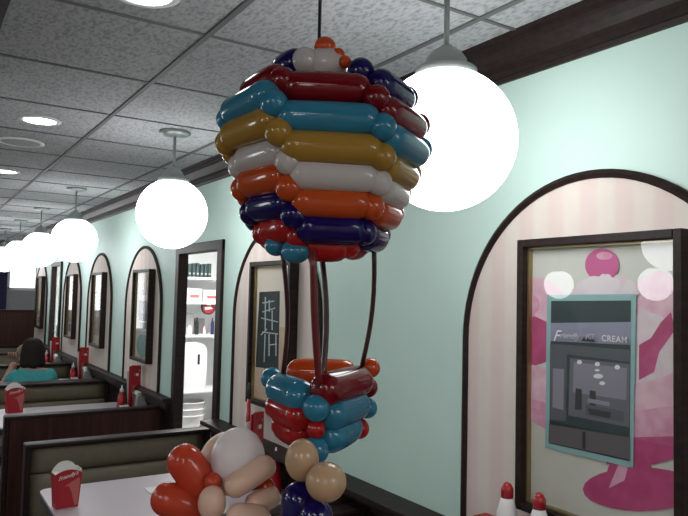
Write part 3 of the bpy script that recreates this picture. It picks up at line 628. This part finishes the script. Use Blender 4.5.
# ---------------------------------------------------------------- pendant lamps
def lamp(loc, label, dz=0):
    t = thing('pendant_lamp', label, 'lamp', loc, 0, 'white globe pendant lamps')
    MB().lathe([(.078, 0), (.08, -.012), (.06, -.022), (.02, -.028)]).build('canopy', 'rod', t)
    MB().tube([(0, 0, -.02), (0, 0, -.235-dz)], .0075, 10).build('rod', 'rod', t)
    MB().lathe([(.014, -.185), (.020, -.192), (.038, -.203), (.052, -.222), (.055, -.240), (.074, -.246), (.079, -.250), (.079, -.270), (.066, -.274)], c=(0, 0, -dz), n=32).build('fitter_cap', 'rod', t)
    MB().ball((0, 0, -.43-dz), .181, 40, 24).build('globe', 'globe', t); return t
L0 = lamp((1.131, 1.30, CZ), 'nearest white globe pendant, largest one glowing right behind the balloon')
for (x, y), lb in (((1.131, 3.42), 'second glowing globe pendant from the front, hanging before the doorway'), ((1.131, 5.87), 'third glowing globe pendant from the front along the wall'),
                   ((1.131, 7.6), 'fourth glowing globe pendant from the front along the wall'), ((1.131, 9.15), 'fifth globe pendant, second farthest along the wall'), ((1.131, 10.7), 'farthest globe pendant in the row along the wall')):
    dup(L0, (x, y, CZ), lb)
dup(L0, (1.131, -.82, CZ), 'unseen globe pendant added as fill light behind the viewer, in line with the wall row')  # added out of view to light the balloon fronts
dup(L0, (-1.17, 2.66, CZ), 'globe pendant over the middle of the room, reflected largest in the sundae picture glass')
for (x, y), lb in (((-1.17, .55), 'unseen globe pendant added as fill light over the middle of the room, left of the viewer'), ((-1.17, -1.5), 'unseen globe pendant added as fill light over the middle of the room, behind the viewer at left'),
                   ((-1.17, 5.2), 'unseen globe pendant added as fill light over the middle of the room, level with the doorway'), ((-1.17, 7.8), 'unseen globe pendant added as fill light over the middle of the room, level with the person in teal')):
    dup(L0, (x, y, CZ), lb)  # extra unseen globes, added as room fill
L1 = lamp((-3.57, 4.3, CZ), 'low hung globe pendant across the room, reflected at right in the sundae picture glass', .20)
dup(L1, (-3.77, 5.75, CZ), 'low hung globe pendant across the room, reflected at left in the sundae picture glass')
# recessed lights and a round ceiling speaker
def downlight(x, y, label):
    t = thing('recessed_light', label, 'light', (x, y, CZ), 0, 'recessed ceiling lights')
    MB().lathe([(.098, 0), (.098, -.004), (.078, -.008), (.074, 0)], n=32).build('trim_ring', 'white', t)
    MB().lathe([(.076, -.001), (.074, -.005), (.04, -.007)], n=32).build('lens', 'downlight', t)
downlight(.509, 3.606, 'round recessed light in the ceiling left of the second globe pendant')
downlight(.543, 5.36, 'round recessed light in the ceiling at the left edge, beyond the ceiling speaker')
downlight(.515, 1.862, 'round recessed light at the top edge of the ceiling, nearest the viewer')
downlight(.53, 7.1, 'round recessed light farther down the ceiling, left of the third globe')
t = thing('ceiling_speaker', 'round flush ceiling speaker grille between two recessed lights', 'speaker', (.50, 4.22, CZ))
MB().lathe([(.125, 0), (.125, -.006), (.11, -.010), (.105, -.004)], n=36).build('rim', 'white', t)
MB().lathe([(.106, -.002), (.10, -.005), (.02, -.007)], n=36).build('grille', 'tile', t)

# ---------------------------------------------------------------- booths and tables
BX0, BX1, BT = .565, 1.60, .878
def pad(mb, x0, x1, y0, y1, z0, z1, bulge):      # upholstered panel, face towards -y at y0
    n, k = 14, 10; rg = []
    for j in range(k+1):
        v = j/k; z = z0+(z1-z0)*v; b = bulge*(1-(2*v-1)**4); row = []
        for i in range(n+1):
            u = i/n; e = (1-(2*u-1)**10); row.append(Vector((x0+(x1-x0)*u, y0-b*e, z)))
        rg.append([Vector((x0, y1, z))]+row+[Vector((x1, y1, z))])
    mb.rings(rg)
def bench(y, face, label, x0=BX0):              # y: rear plane of the back; face -1 faces the viewer, +1 away
    t = thing('booth_bench', label, 'booth', ((x0+BX1)/2, y, 0), 0 if face < 0 else PI, 'booth benches along the wall')
    h = (BX1-x0)/2; 
    # local: back rear plane at y=0, seat towards -y
    MB().box(-h+.03, h-.03, -.035, 0, 0, BT-.02).build('back_panel', 'brown', t)
    for s in (-1, 1): MB().box(s*(h-.014)-.014, s*(h-.014)+.014, -.09, 0, 0, BT-.012, .004).build('end_post', 'dark', t)
    MB().box(-h, h, -.095, .004, BT-.022, BT, .006, 3).build('top_cap', 'dark', t)
    p = MB(); pad(p, -h+.03, h-.03, -.058, -.036, .715, BT-.022, .022); p.build('upper_pad', 'vinyl', t)
    p = MB(); pad(p, -h+.03, h-.03, -.062, -.036, .46, .712, .03); p.build('lower_pad', 'vinyl', t)
    MB().box(-h+.01, h-.01, -.50, -.06, .36, .46, .03, 4).build('seat_cushion', 'vinyl', t)
    MB().box(-h+.03, h-.03, -.46, -.04, 0, .36).build('seat_base', 'brown', t); return t
bench(2.31, -1, 'booth bench nearest the viewer, its dark top just inside the bottom edge')
bench(2.33, 1, 'dark topped booth bench on the near side of the first pale table')
bench(4.04, -1, 'olive padded booth bench behind the nearest pale table, in front of the doorway')
bench(4.86, 1, 'booth bench showing its red brown wooden back, just beyond the doorway')
bench(6.53, -1, 'olive padded booth bench facing the second table, before the person in teal')
bench(6.55, 1, 'booth bench on which the person in teal sits')
bench(8.14, -1, 'booth bench facing the person in teal across their table')
bench(8.16, 1, 'booth bench back to back beyond the bench facing the person in teal')
bench(9.66, -1, 'far booth bench facing the viewer beside the serving window')
bench(9.68, 1, 'far booth bench beyond the serving window, turned away')
bench(10.86, -1, 'farthest booth bench in front of the tall brown partition')
def table(y0, y1, label, x0=.572, x1=1.60):
    t = thing('booth_table', label, 'table', ((x0+x1)/2, (y0+y1)/2, 0), 0, 'pale topped booth tables')
    hx, hy = (x1-x0)/2, (y1-y0)/2; r = .05
    pts = []
    for cx, cy, a0 in ((hx-.001, hy-.001, 0), (-hx+r, hy-r, 90), (-hx+r, -hy+r, 180), (hx-.001, -hy+.001, 270)):
        rr = r if cx < 0 else .001
        for k in range(7): a = math.radians(a0+k*15); pts.append((cx+rr*math.cos(a), cy+rr*math.sin(a)))
    MB().poly([(x, y, .738) for x, y in pts], (0, 0, .012)).build('tabletop', 'lam', t)
    MB().poly([(x*.999, y*.999, .708) for x, y in pts], (0, 0, .030)).build('edge_band', 'edge', t)
    MB().lathe([(.035, .03), (.035, .708)], (-hx*.2, 0, 0)).build('pedestal', 'black', t)
    MB().lathe([(.22, 0), (.22, .015), (.05, .035)], (-hx*.2, 0, 0)).build('base', 'black', t)
table(.98, 1.76, 'booth table under the cream balloon figure, nearest the viewer', .42)
table(2.80, 3.545, 'nearest visible pale table with a red carton at its left corner')
table(5.20, 5.98, 'second pale table, seen over the red brown bench back', .50)
table(7.07, 7.74, 'pale table where the person in teal sits')
table(8.62, 9.22, 'far pale table beside the serving window')
t = thing('partition', 'tall dark brown wooden partition at the far end of the booths', 'partition', (1.08, 11.02, 0))
MB().box(-.52, .52, -.03, .03, 0, 1.36).build('panel', 'brown', t); MB().box(-.53, .53, -.04, .04, 1.36, 1.385, .004).build('cap', 'dark', t)

# ---------------------------------------------------------------- table things
def carton(loc, s, rz, label):
    t = thing('paper_carton', label, 'carton', loc, rz, 'red paper cartons with white script')
    b = MB(); w0, w1, d0, d1, h = .055*s, .068*s, .034*s, .04*s, .215*s
    n = 12
    def X(i, w): return -w+2*w*i/n
    def top(i, back): u = 2*i/n-1; return h*((.985-.10*u*u) if back else (.90-.10*(1-abs(u))**0*(u*u)))
    bot_f = [Vector((X(i, w0), -d0, 0)) for i in range(n+1)]; bot_b = [Vector((X(i, w0), d0, 0)) for i in range(n+1)][::-1]
    tf = [Vector((X(i, w1), -d1, top(i, 0))) for i in range(n+1)]; tb = [Vector((X(i, w1), d1, top(i, 0))) for i in range(n+1)][::-1]
    b.rings([bot_f+bot_b, tf+tb], cap1=False, smooth=False)
    b.mi = 1
    fy = lambda z: -(d0+(d1-d0)*z/h)-.0008
    b._tag([b.bm.faces.new([b.bm.verts.new((x*s, fy(z*s), z*s)) for x, z in ((-.018, .112), (.02, .132), (.052, .148), (.058, .135), (.056, .10), (.05, .01), (.036, .01), (.02, .075), (.004, .11))])])
    b.mi = 2
    lettering(b, "Friendly's", .027*s, lambda tx, ty: Vector((-.050*s+tx, fy(.165*s)-.001, .142*s+ty+tx*.24)), .35, .95, .0004)
    b.build('body', ['red', 'label', 'cardwhite'], t)
    l = MB(); g = .003*s
    lf = [Vector((X(i, w1-g), -d1+g, h*.80)) for i in range(n+1)]+[Vector((X(i, w1-g), d1-g, h*.80)) for i in range(n+1)][::-1]
    l.rings([lf, [Vector((p.x, p.y, top(i if i <= n else 2*n+1-i, 0)*(1.0 if p.y < 0 else 1.0)+(.002 if p.y < 0 else .030*s*(1-abs(p.x/w1)**3))+(.016*s if (p.x > w1*.8) else 0))) for i, p in enumerate(lf)]], cap1=False, smooth=False)
    l.build('liner', 'cardwhite', t); return t
carton((.632, 3.22, .75), .86, .08, 'red paper carton with white script on the corner of the nearest table')
carton((.735, 5.80, .75), 1.0, .1, 'red paper carton with white script on the second table, farther one')
def napkin(loc, label):
    t = thing('napkin_dispenser', label, 'napkin dispenser', loc, 0, 'napkin dispensers on the booth tables')
    MB().box(-.045, .045, -.06, .06, 0, .175, .008, 3).build('body', 'chrome', t)
    MB().box(-.036, .036, -.064, -.058, .02, .15, .002).build('face_plate', 'grey', t)
    MB().box(-.028, .028, -.05, .05, .17, .182).build('napkins', 'cardwhite', t); return t
def menus(loc, label):
    t = thing('menu_rack', label, 'menu rack', loc, 0, 'racks of red menus on the booth tables')
    MB().box(-.05, .05, -.04, .04, 0, .012).box(-.05, .05, -.042, -.036, .012, .06).box(-.05, .05, .036, .042, .012, .06).build('rack', 'black', t)
    for k in range(3):
        a = MB(); a.box(-.052, .052, -.003, .003, 0, .385-.035*k-.03*(k == 0), .001); a.mi = 1; a.box(-.035, .01, -.0042, -.003, .12, .2).box(-.02, .03, -.0042, -.003, .27, .29)
        o = a.build('menu', (['red', 'label'], ['redp', 'cardwhite'], ['cardwhite', 'red'])[k], t); o.location = (-.01+.012*k, -.022+.022*k, .013); o.rotation_euler = (-.05+.04*k, 0.09-.09*k, .55-.25*k)
    return t
def ketchup(loc, label):
    t = thing('ketchup_bottle', label, 'bottle', loc, 0, 'ketchup bottles on the booth tables')
    MB().lathe([(.03, 0), (.033, .01), (.033, .09), (.026, .13), (.014, .16), (.013, .165)], n=20).build('body', 'redp', t)
    MB().lathe([(.016, .163), (.016, .185), (.006, .192), (.004, .215)], n=16).build('cap', 'cardwhite', t); return t
def caddy(loc, label):
    t = thing('sugar_caddy', label, 'sugar caddy', loc, 0, 'sugar caddies on the booth tables')
    m = MB(); m.box(-.04, .04, -.028, .028, 0, .01).box(-.04, -.036, -.028, .028, .01, .055).box(.036, .04, -.028, .028, .01, .055).box(-.036, .036, -.028, -.024, .01, .055).box(-.036, .036, .024, .028, .01, .055); m.build('tray', 'chrome', t)
    for k in range(5): MB().box(-.03, .03, -.003, .003, .011, .082, .001).build('sachet', 'cardwhite', t).location = (0, -.018+.009*k, 0)
    return t
sets = ((5.30, 'second table just beyond the doorway'), (7.15, 'table of the person in teal'), (8.72, 'far table beside the serving window'))
first = None
for k, (y, w_) in enumerate(sets):
    items = ((napkin, (1.55, y-.01, .75), 'steel napkin dispenser against the wall on the '), (menus, (1.545, y+.13, .75), 'rack of tall red menus by the wall on the '),
             (ketchup, (1.45, y+.14, .75), 'red ketchup bottle on the '), (caddy, (1.43, y-.02, .75), 'steel sugar caddy with white sachets on the '))
    if first is None: first = [fn(p, lb+w_) for fn, p, lb in items]
    else: [dup(o, p, lb+w_) for o, (fn, p, lb) in zip(first, items)]
dup(first[1], (1.50, 3.10, .75), 'rack of red menus on the nearest visible table, left of the balloon basket', .2)
dup(first[2], (1.54, 2.97, .75), 'ketchup bottle beside the red menus on the nearest visible table')
t = thing('straw_holder', 'slim dark rod topped holder standing beside menus on the nearest table', 'holder', (1.50, 3.21, .75))
MB().lathe([(.025, 0), (.025, .02), (.008, .03), (.012, .30), (.009, .42)], n=14).build('stem', 'redp', t); MB().lathe([(.010, .42), (.014, .44), (.012, .48), (.004, .50)], n=14).build('tip', 'black', t); 
item('napkin', 'folded white paper napkin lying on the nearest visible table', 'napkin', 1.10, 3.27, .75, MB().box(-.09, .09, -.05, .05, 0, .006, .002), 'cardwhite')
# ledge bottles under the sundae picture
def squeeze(loc, label):
    t = thing('squeeze_bottle', label, 'bottle', loc, 0, 'white squeeze bottles under the sundae picture')
    MB().lathe([(.030, 0), (.033, .008), (.033, .085), (.030, .10), (.031, .108), (.024, .13), (.017, .15)], n=22).build('body', 'plastic', t)
    MB().lathe([(.018, .149), (.019, .172), (.012, .184), (.006, .188)], n=18).build('cap', 'redp', t); return t
q = squeeze((1.532, 1.457, .95), 'white squeeze bottle with red cap, left one under the sundae picture')
q.scale = (1, 1, 1.14)
dup(q, (1.532, 1.335, .95), 'white squeeze bottle with dark red cap, right one under the sundae picture')
t = thing('condiment_box', 'small red box on the ledge left of the squeeze bottles', 'box', (1.535, 1.545, .95))
MB().box(-.028, .028, -.03, .03, 0, .09, .003).build('body', 'red', t); MB().box(-.0292, -.028, -.014, .014, .05, .075).build('label_patch', 'cardwhite', t)
# dishes by the person in teal
item('bowl', 'white bowl on the table beside the person in teal', 'bowl', 1.31, 7.22, .75, MB().lathe([(.03, 0), (.055, .02), (.075, .05), (.078, .05), (.056, .015), (.02, .008)], n=28), 'plastic')
item('plate', 'white plate on the table in front of the person in teal', 'plate', .92, 7.30, .75, MB().lathe([(.06, 0), (.11, .016), (.112, .018), (.06, .008)], n=28), 'plastic')
for k, (x, y) in enumerate(((1.18, 7.26), (1.24, 7.40))):
    item('tumbler', 'dark drink tumbler, %s, beside the white bowl' % ('nearer of two', 'farther of two')[k], 'glass', x, y, .75, MB().lathe([(.028, 0), (.035, .12), (.033, .12), (.026, .01)], n=18), 'black', 'dark tumblers')

# ---------------------------------------------------------------- people
def skin(name, V, E, Rr, m, parent, lev=2):
    me = bpy.data.meshes.new(name); me.from_pydata([Vector(v) for v in V], E, [])
    o = bpy.data.objects.new(name, me); COL.objects.link(o)
    md = o.modifiers.new('s', 'SKIN'); md.use_smooth_shade = True
    for i, r in enumerate(Rr):
        sv = me.skin_vertices[0].data[i]; sv.radius = (r, r) if not isinstance(r, tuple) else r; sv.use_root = (i == 0)
    sb = o.modifiers.new('d', 'SUBSURF'); sb.levels = lev; sb.render_levels = lev
    bpy.context.view_layer.update()
    ev = o.evaluated_get(bpy.context.evaluated_depsgraph_get()); me2 = bpy.data.meshes.new_from_object(ev)
    bpy.data.objects.remove(o); me2.materials.clear(); me2.materials.append(M[m])
    for p in me2.polygons: p.use_smooth = True
    n = bpy.data.objects.new(name, me2); COL.objects.link(n); n.parent = parent; return n
t = thing('person', 'seated person in a teal shirt with dark hair, seen from behind', 'person', (1.02, 6.88, .46))
# local: facing +y, seat height at z=0
V = [(0, -.02, .10), (0, -.03, .24), (0, .02, .40), (0, .08, .485), (0, .105, .53), (0, .125, .60), (0, .125, .68),
     (-.155, .05, .43), (-.235, .20, .30), (-.15, .31, .46), (-.125, .30, .54), (.155, .05, .43), (.22, .16, .24), (.12, .33, .315), (.07, .38, .32),
     (-.09, .0, .09), (-.10, .36, .10), (-.10, .38, -.36), (-.10, .46, -.41), (.09, .0, .09), (.10, .36, .10), (.10, .38, -.36), (.10, .46, -.41)]
E_ = [(0, 1), (1, 2), (2, 3), (3, 4), (4, 5), (5, 6), (2, 7), (7, 8), (8, 9), (9, 10), (2, 11), (11, 12), (12, 13), (13, 14), (0, 15), (15, 16), (16, 17), (17, 18), (0, 19), (19, 20), (20, 21), (21, 22)]
RR = [(.15, .11), (.14, .10), (.15, .10), .06, .05, (.078, .09), (.07, .085), .062, .045, .036, .034, .062, .045, .036, .034, .085, .07, .05, .045, .085, .07, .05, .045]
bd = skin('body', V, E_, RR, 'skin', t)
f_ = MB()
for sx in (-1, 1):
    for j in range(4):
        x, z = sx*.012+(-.125 if sx < 0 else .05)-.02*j*(1 if sx < 0 else 0), (.575 if sx < 0 else .318)
        f_.tube([(x+.02, .30 if sx < 0 else .40, z), (x+.015, .29 if sx < 0 else .43-.01*j, z+(.035 if sx < 0 else .008)), (x+.01, .265 if sx < 0 else .455-.01*j, z+(.055 if sx < 0 else -.01))], [.009, .0085, .007], 8)
f_.build('fingers', 'skin', t)
hd = MB(); hd.ball((0, .125, .655), (.078, .095, .105)); hd.ball((0, .225, .64), (.012, .02, .018))
for sx in (-1, 1): hd.ball((sx*.08, .13, .645), (.012, .022, .03)); hd.ball((sx*.03, .208, .665), (.013, .011, .009))
hd.build('face', 'skin', t)
hr = MB(); rg = []; N = 40
for r, z, oy in ((.012, .778, .115), (.05, .770, .115), (.080, .745, .113), (.097, .70, .11), (.104, .65, .105), (.107, .60, .10), (.110, .555, .092), (.108, .525, .09), (.085, .508, .09), (.03, .512, .095)):
    rg.append([Vector(((r+.004*math.sin(9*a+z*30)*(1-z/.8+.3))*math.cos(a)*1.0, oy+(r*(.92 if math.sin(a) < 0 else .55))*math.sin(a)*1.0, z+.006*math.sin(5*a)*(z < .53))) for a in [2*PI*k/N for k in range(N)]])
hr.rings(rg)
hr.build('hair', 'hair', t)
V2 = [(0, -.02, .06), (0, -.035, .24), (0, .015, .39), (0, .06, .455), (-.15, .05, .425), (-.215, .12, .36), (.15, .05, .425), (.205, .12, .33)]
skin('shirt', V2, [(0, 1), (1, 2), (2, 3), (2, 4), (4, 5), (2, 6), (6, 7)], [(.165, .125), (.158, .118), (.165, .115), .07, .08, .066, .08, .066], 'teal_cloth', t)
skin('trousers', [(0, -.02, .09), (-.09, .02, .09), (-.10, .36, .10), (-.10, .38, -.30), (.09, .02, .09), (.10, .36, .10), (.10, .38, -.30)], [(0, 1), (1, 2), (2, 3), (0, 4), (4, 5), (5, 6)], [(.16, .115), .10, .08, .062, .10, .08, .062], 'denim', t)
t = thing('person', 'small light haired person across the table, mostly hidden behind the one in teal', 'person', (1.075, 7.86, .46), PI)
V = [(0, -.02, .08), (0, -.02, .20), (0, 0, .33), (0, .01, .40), (0, .015, .44), (0, .02, .50), (0, .02, .57), (-.12, .02, .35), (-.17, .10, .22), (-.10, .22, .29), (.12, .02, .35), (.17, .10, .22), (.10, .22, .29), (-.07, 0, .07), (-.08, .28, .08), (-.08, .30, -.30), (.07, 0, .07), (.08, .28, .08), (.08, .30, -.30)]
skin('body', V, [(0, 1), (1, 2), (2, 3), (3, 4), (4, 5), (5, 6), (2, 7), (7, 8), (8, 9), (2, 10), (10, 11), (11, 12), (0, 13), (13, 14), (14, 15), (0, 16), (16, 17), (17, 18)],
     [(.11, .09), (.11, .085), (.11, .08), .045, .04, (.07, .08), (.065, .075), .045, .035, .03, .045, .035, .03, .065, .055, .04, .065, .055, .04], 'skin', t)
skin('shirt', [(0, -.02, .06), (0, -.02, .20), (0, 0, .33), (0, .01, .375), (-.12, .02, .35), (-.16, .08, .26), (.12, .02, .35), (.16, .08, .26)], [(0, 1), (1, 2), (2, 3), (2, 4), (4, 5), (2, 6), (6, 7)], [(.125, .10), (.122, .098), (.12, .09), .05, .056, .05, .056, .05], 'denim', t)
MB().ball((0, .005, .575), (.085, .09, .085)).ball((0, -.03, .53), (.08, .06, .09)).build('hair', 'hair2', t)
fm = MB(); fm.ball((0, .10, .515), (.01, .016, .014))
for sx in (-1, 1): fm.ball((sx*.026, .09, .535), (.011, .009, .008))
fm.build('face', 'skin', t)

# ---------------------------------------------------------------- balloons
def sub(v, o): return (v[0]-o[0], v[1]-o[1], v[2]-o[2])
O = CORD
t = thing('balloon_sculpture', 'hot air balloon twisted from striped colourful long balloons, hanging on a cord', 'balloon', O)
MB().tube([(0, 0, CZ-O[2]), (0, 0, -.01)], .0032, 8).build('cord', 'black', t)
for a, b, r, c in ENV_T: MB().sausage(sub(a, O), sub(b, O), r).build('balloon_tube', BALLOON[c], t)
for p, s, c in ENV_B: MB().ball(sub(p, O), s, 16, 10).build('balloon_bubble', BALLOON[c], t)
for a, b, r, c in ROPES:
    A, B = Vector(sub(a, O)), Vector(sub(b, O)); pts = []
    for k in range(9):
        u = k/8; p = A.lerp(B, u); bow = .010*math.sin(PI*u); p.x += bow*(1 if c == 'rope' else -.3); pts.append(p)
    MB().tube(pts, r, 10).build('rope', BALLOON[c], t)
bk = bpy.data.objects.new('basket', None); COL.objects.link(bk); bk.parent = t
for a, b, r, c in BAS_T: MB().sausage(sub(a, O), sub(b, O), r).build('balloon_tube', BALLOON[c], bk)
for p, s, c in BAS_B: MB().ball(sub(p, O), s, 16, 10).build('balloon_bubble', BALLOON[c], bk)
O = (.56, 1.12, .75)
t = thing('balloon_figure', 'cream and orange twisted balloon figure with a round milky white head', 'balloon', O)
for a, b, r, c in FIG_T: MB().sausage(sub(a, O), sub(b, O), r).build('balloon_tube', BALLOON[c], t)
for k, (p, s, c) in enumerate(FIG_B): MB().ball(sub(p, O), s, 28, 18).build('head_balloon' if k < 2 else 'balloon_bubble', BALLOON[c], t)
for a, b in (((-.06, -.02, .56), (-.03, .03, .02)), ((-.01, .0, .57), (.02, .0, .30)), ((.02, 0, .30), (.03, .02, .018))): MB().sausage(a, b, .024).build('balloon_tube', 'creamb', t)
for k in range(6):
    a = k*PI/3; MB().sausage((.03*math.cos(a), .03*math.sin(a)+.02, .024), (.12*math.cos(a), .12*math.sin(a)+.02, .024), .022).build('balloon_tube', 'orange2', t)
O = (TB0[0]+.06, TB0[1]+.06, .75)
t = thing('balloon_flower', 'balloon stalk of dark indigo topped by two tan bubbles below the basket', 'balloon', O)
for p, s, c in TAN_B: MB().ball(sub(p, O), s, 28, 18).build('balloon_bubble', BALLOON[c], t)
A = sub(TB0, O); B_ = sub(TB1, O)
MB().sausage((A[0], A[1], A[2]+.012), (A[0]-.005, A[1]+.01, A[2]-.17), .030).build('balloon_tube', 'indigo', t)
MB().sausage((B_[0], B_[1], B_[2]+.0), (B_[0]-.012, B_[1]+.02, B_[2]-.16), .026).build('balloon_tube', 'indigo', t)
MB().sausage((A[0], A[1]+.01, A[2]-.16), (0, 0, .03), .027).build('balloon_tube', 'indigo', t)
for k in range(5):
    a = k*2*PI/5; MB().sausage((.02*math.cos(a), .02*math.sin(a), .022), (.09*math.cos(a), .09*math.sin(a), .022), .02).build('balloon_tube', 'indigo', t)

# ---------------------------------------------------------------- world, camera, view
W = bpy.data.worlds.new('World'); S.world = W; W.use_nodes = True
W.node_tree.nodes['Background'].inputs[0].default_value = (.92, .96, 1, 1); W.node_tree.nodes['Background'].inputs[1].default_value = 3.0
cam = bpy.data.cameras.new('camera'); co = bpy.data.objects.new('camera', cam); COL.objects.link(co); S.camera = co
cam.sensor_width = 36; cam.lens = 677.305*36/688; cam.clip_start = .02
X, Yd, Zf = (CAMX, CAMY, CAMZ)
co.matrix_world = Matrix(((X[0], -Yd[0], -Zf[0], 0), (X[1], -Yd[1], -Zf[1], 0), (X[2], -Yd[2], -Zf[2], EYE), (0, 0, 0, 1)))
S.view_settings.view_transform = 'Standard'; S.view_settings.look = 'None'; S.view_settings.gamma = 1; S.view_settings.use_curve_mapping = False
S.view_settings.exposure = 0.22
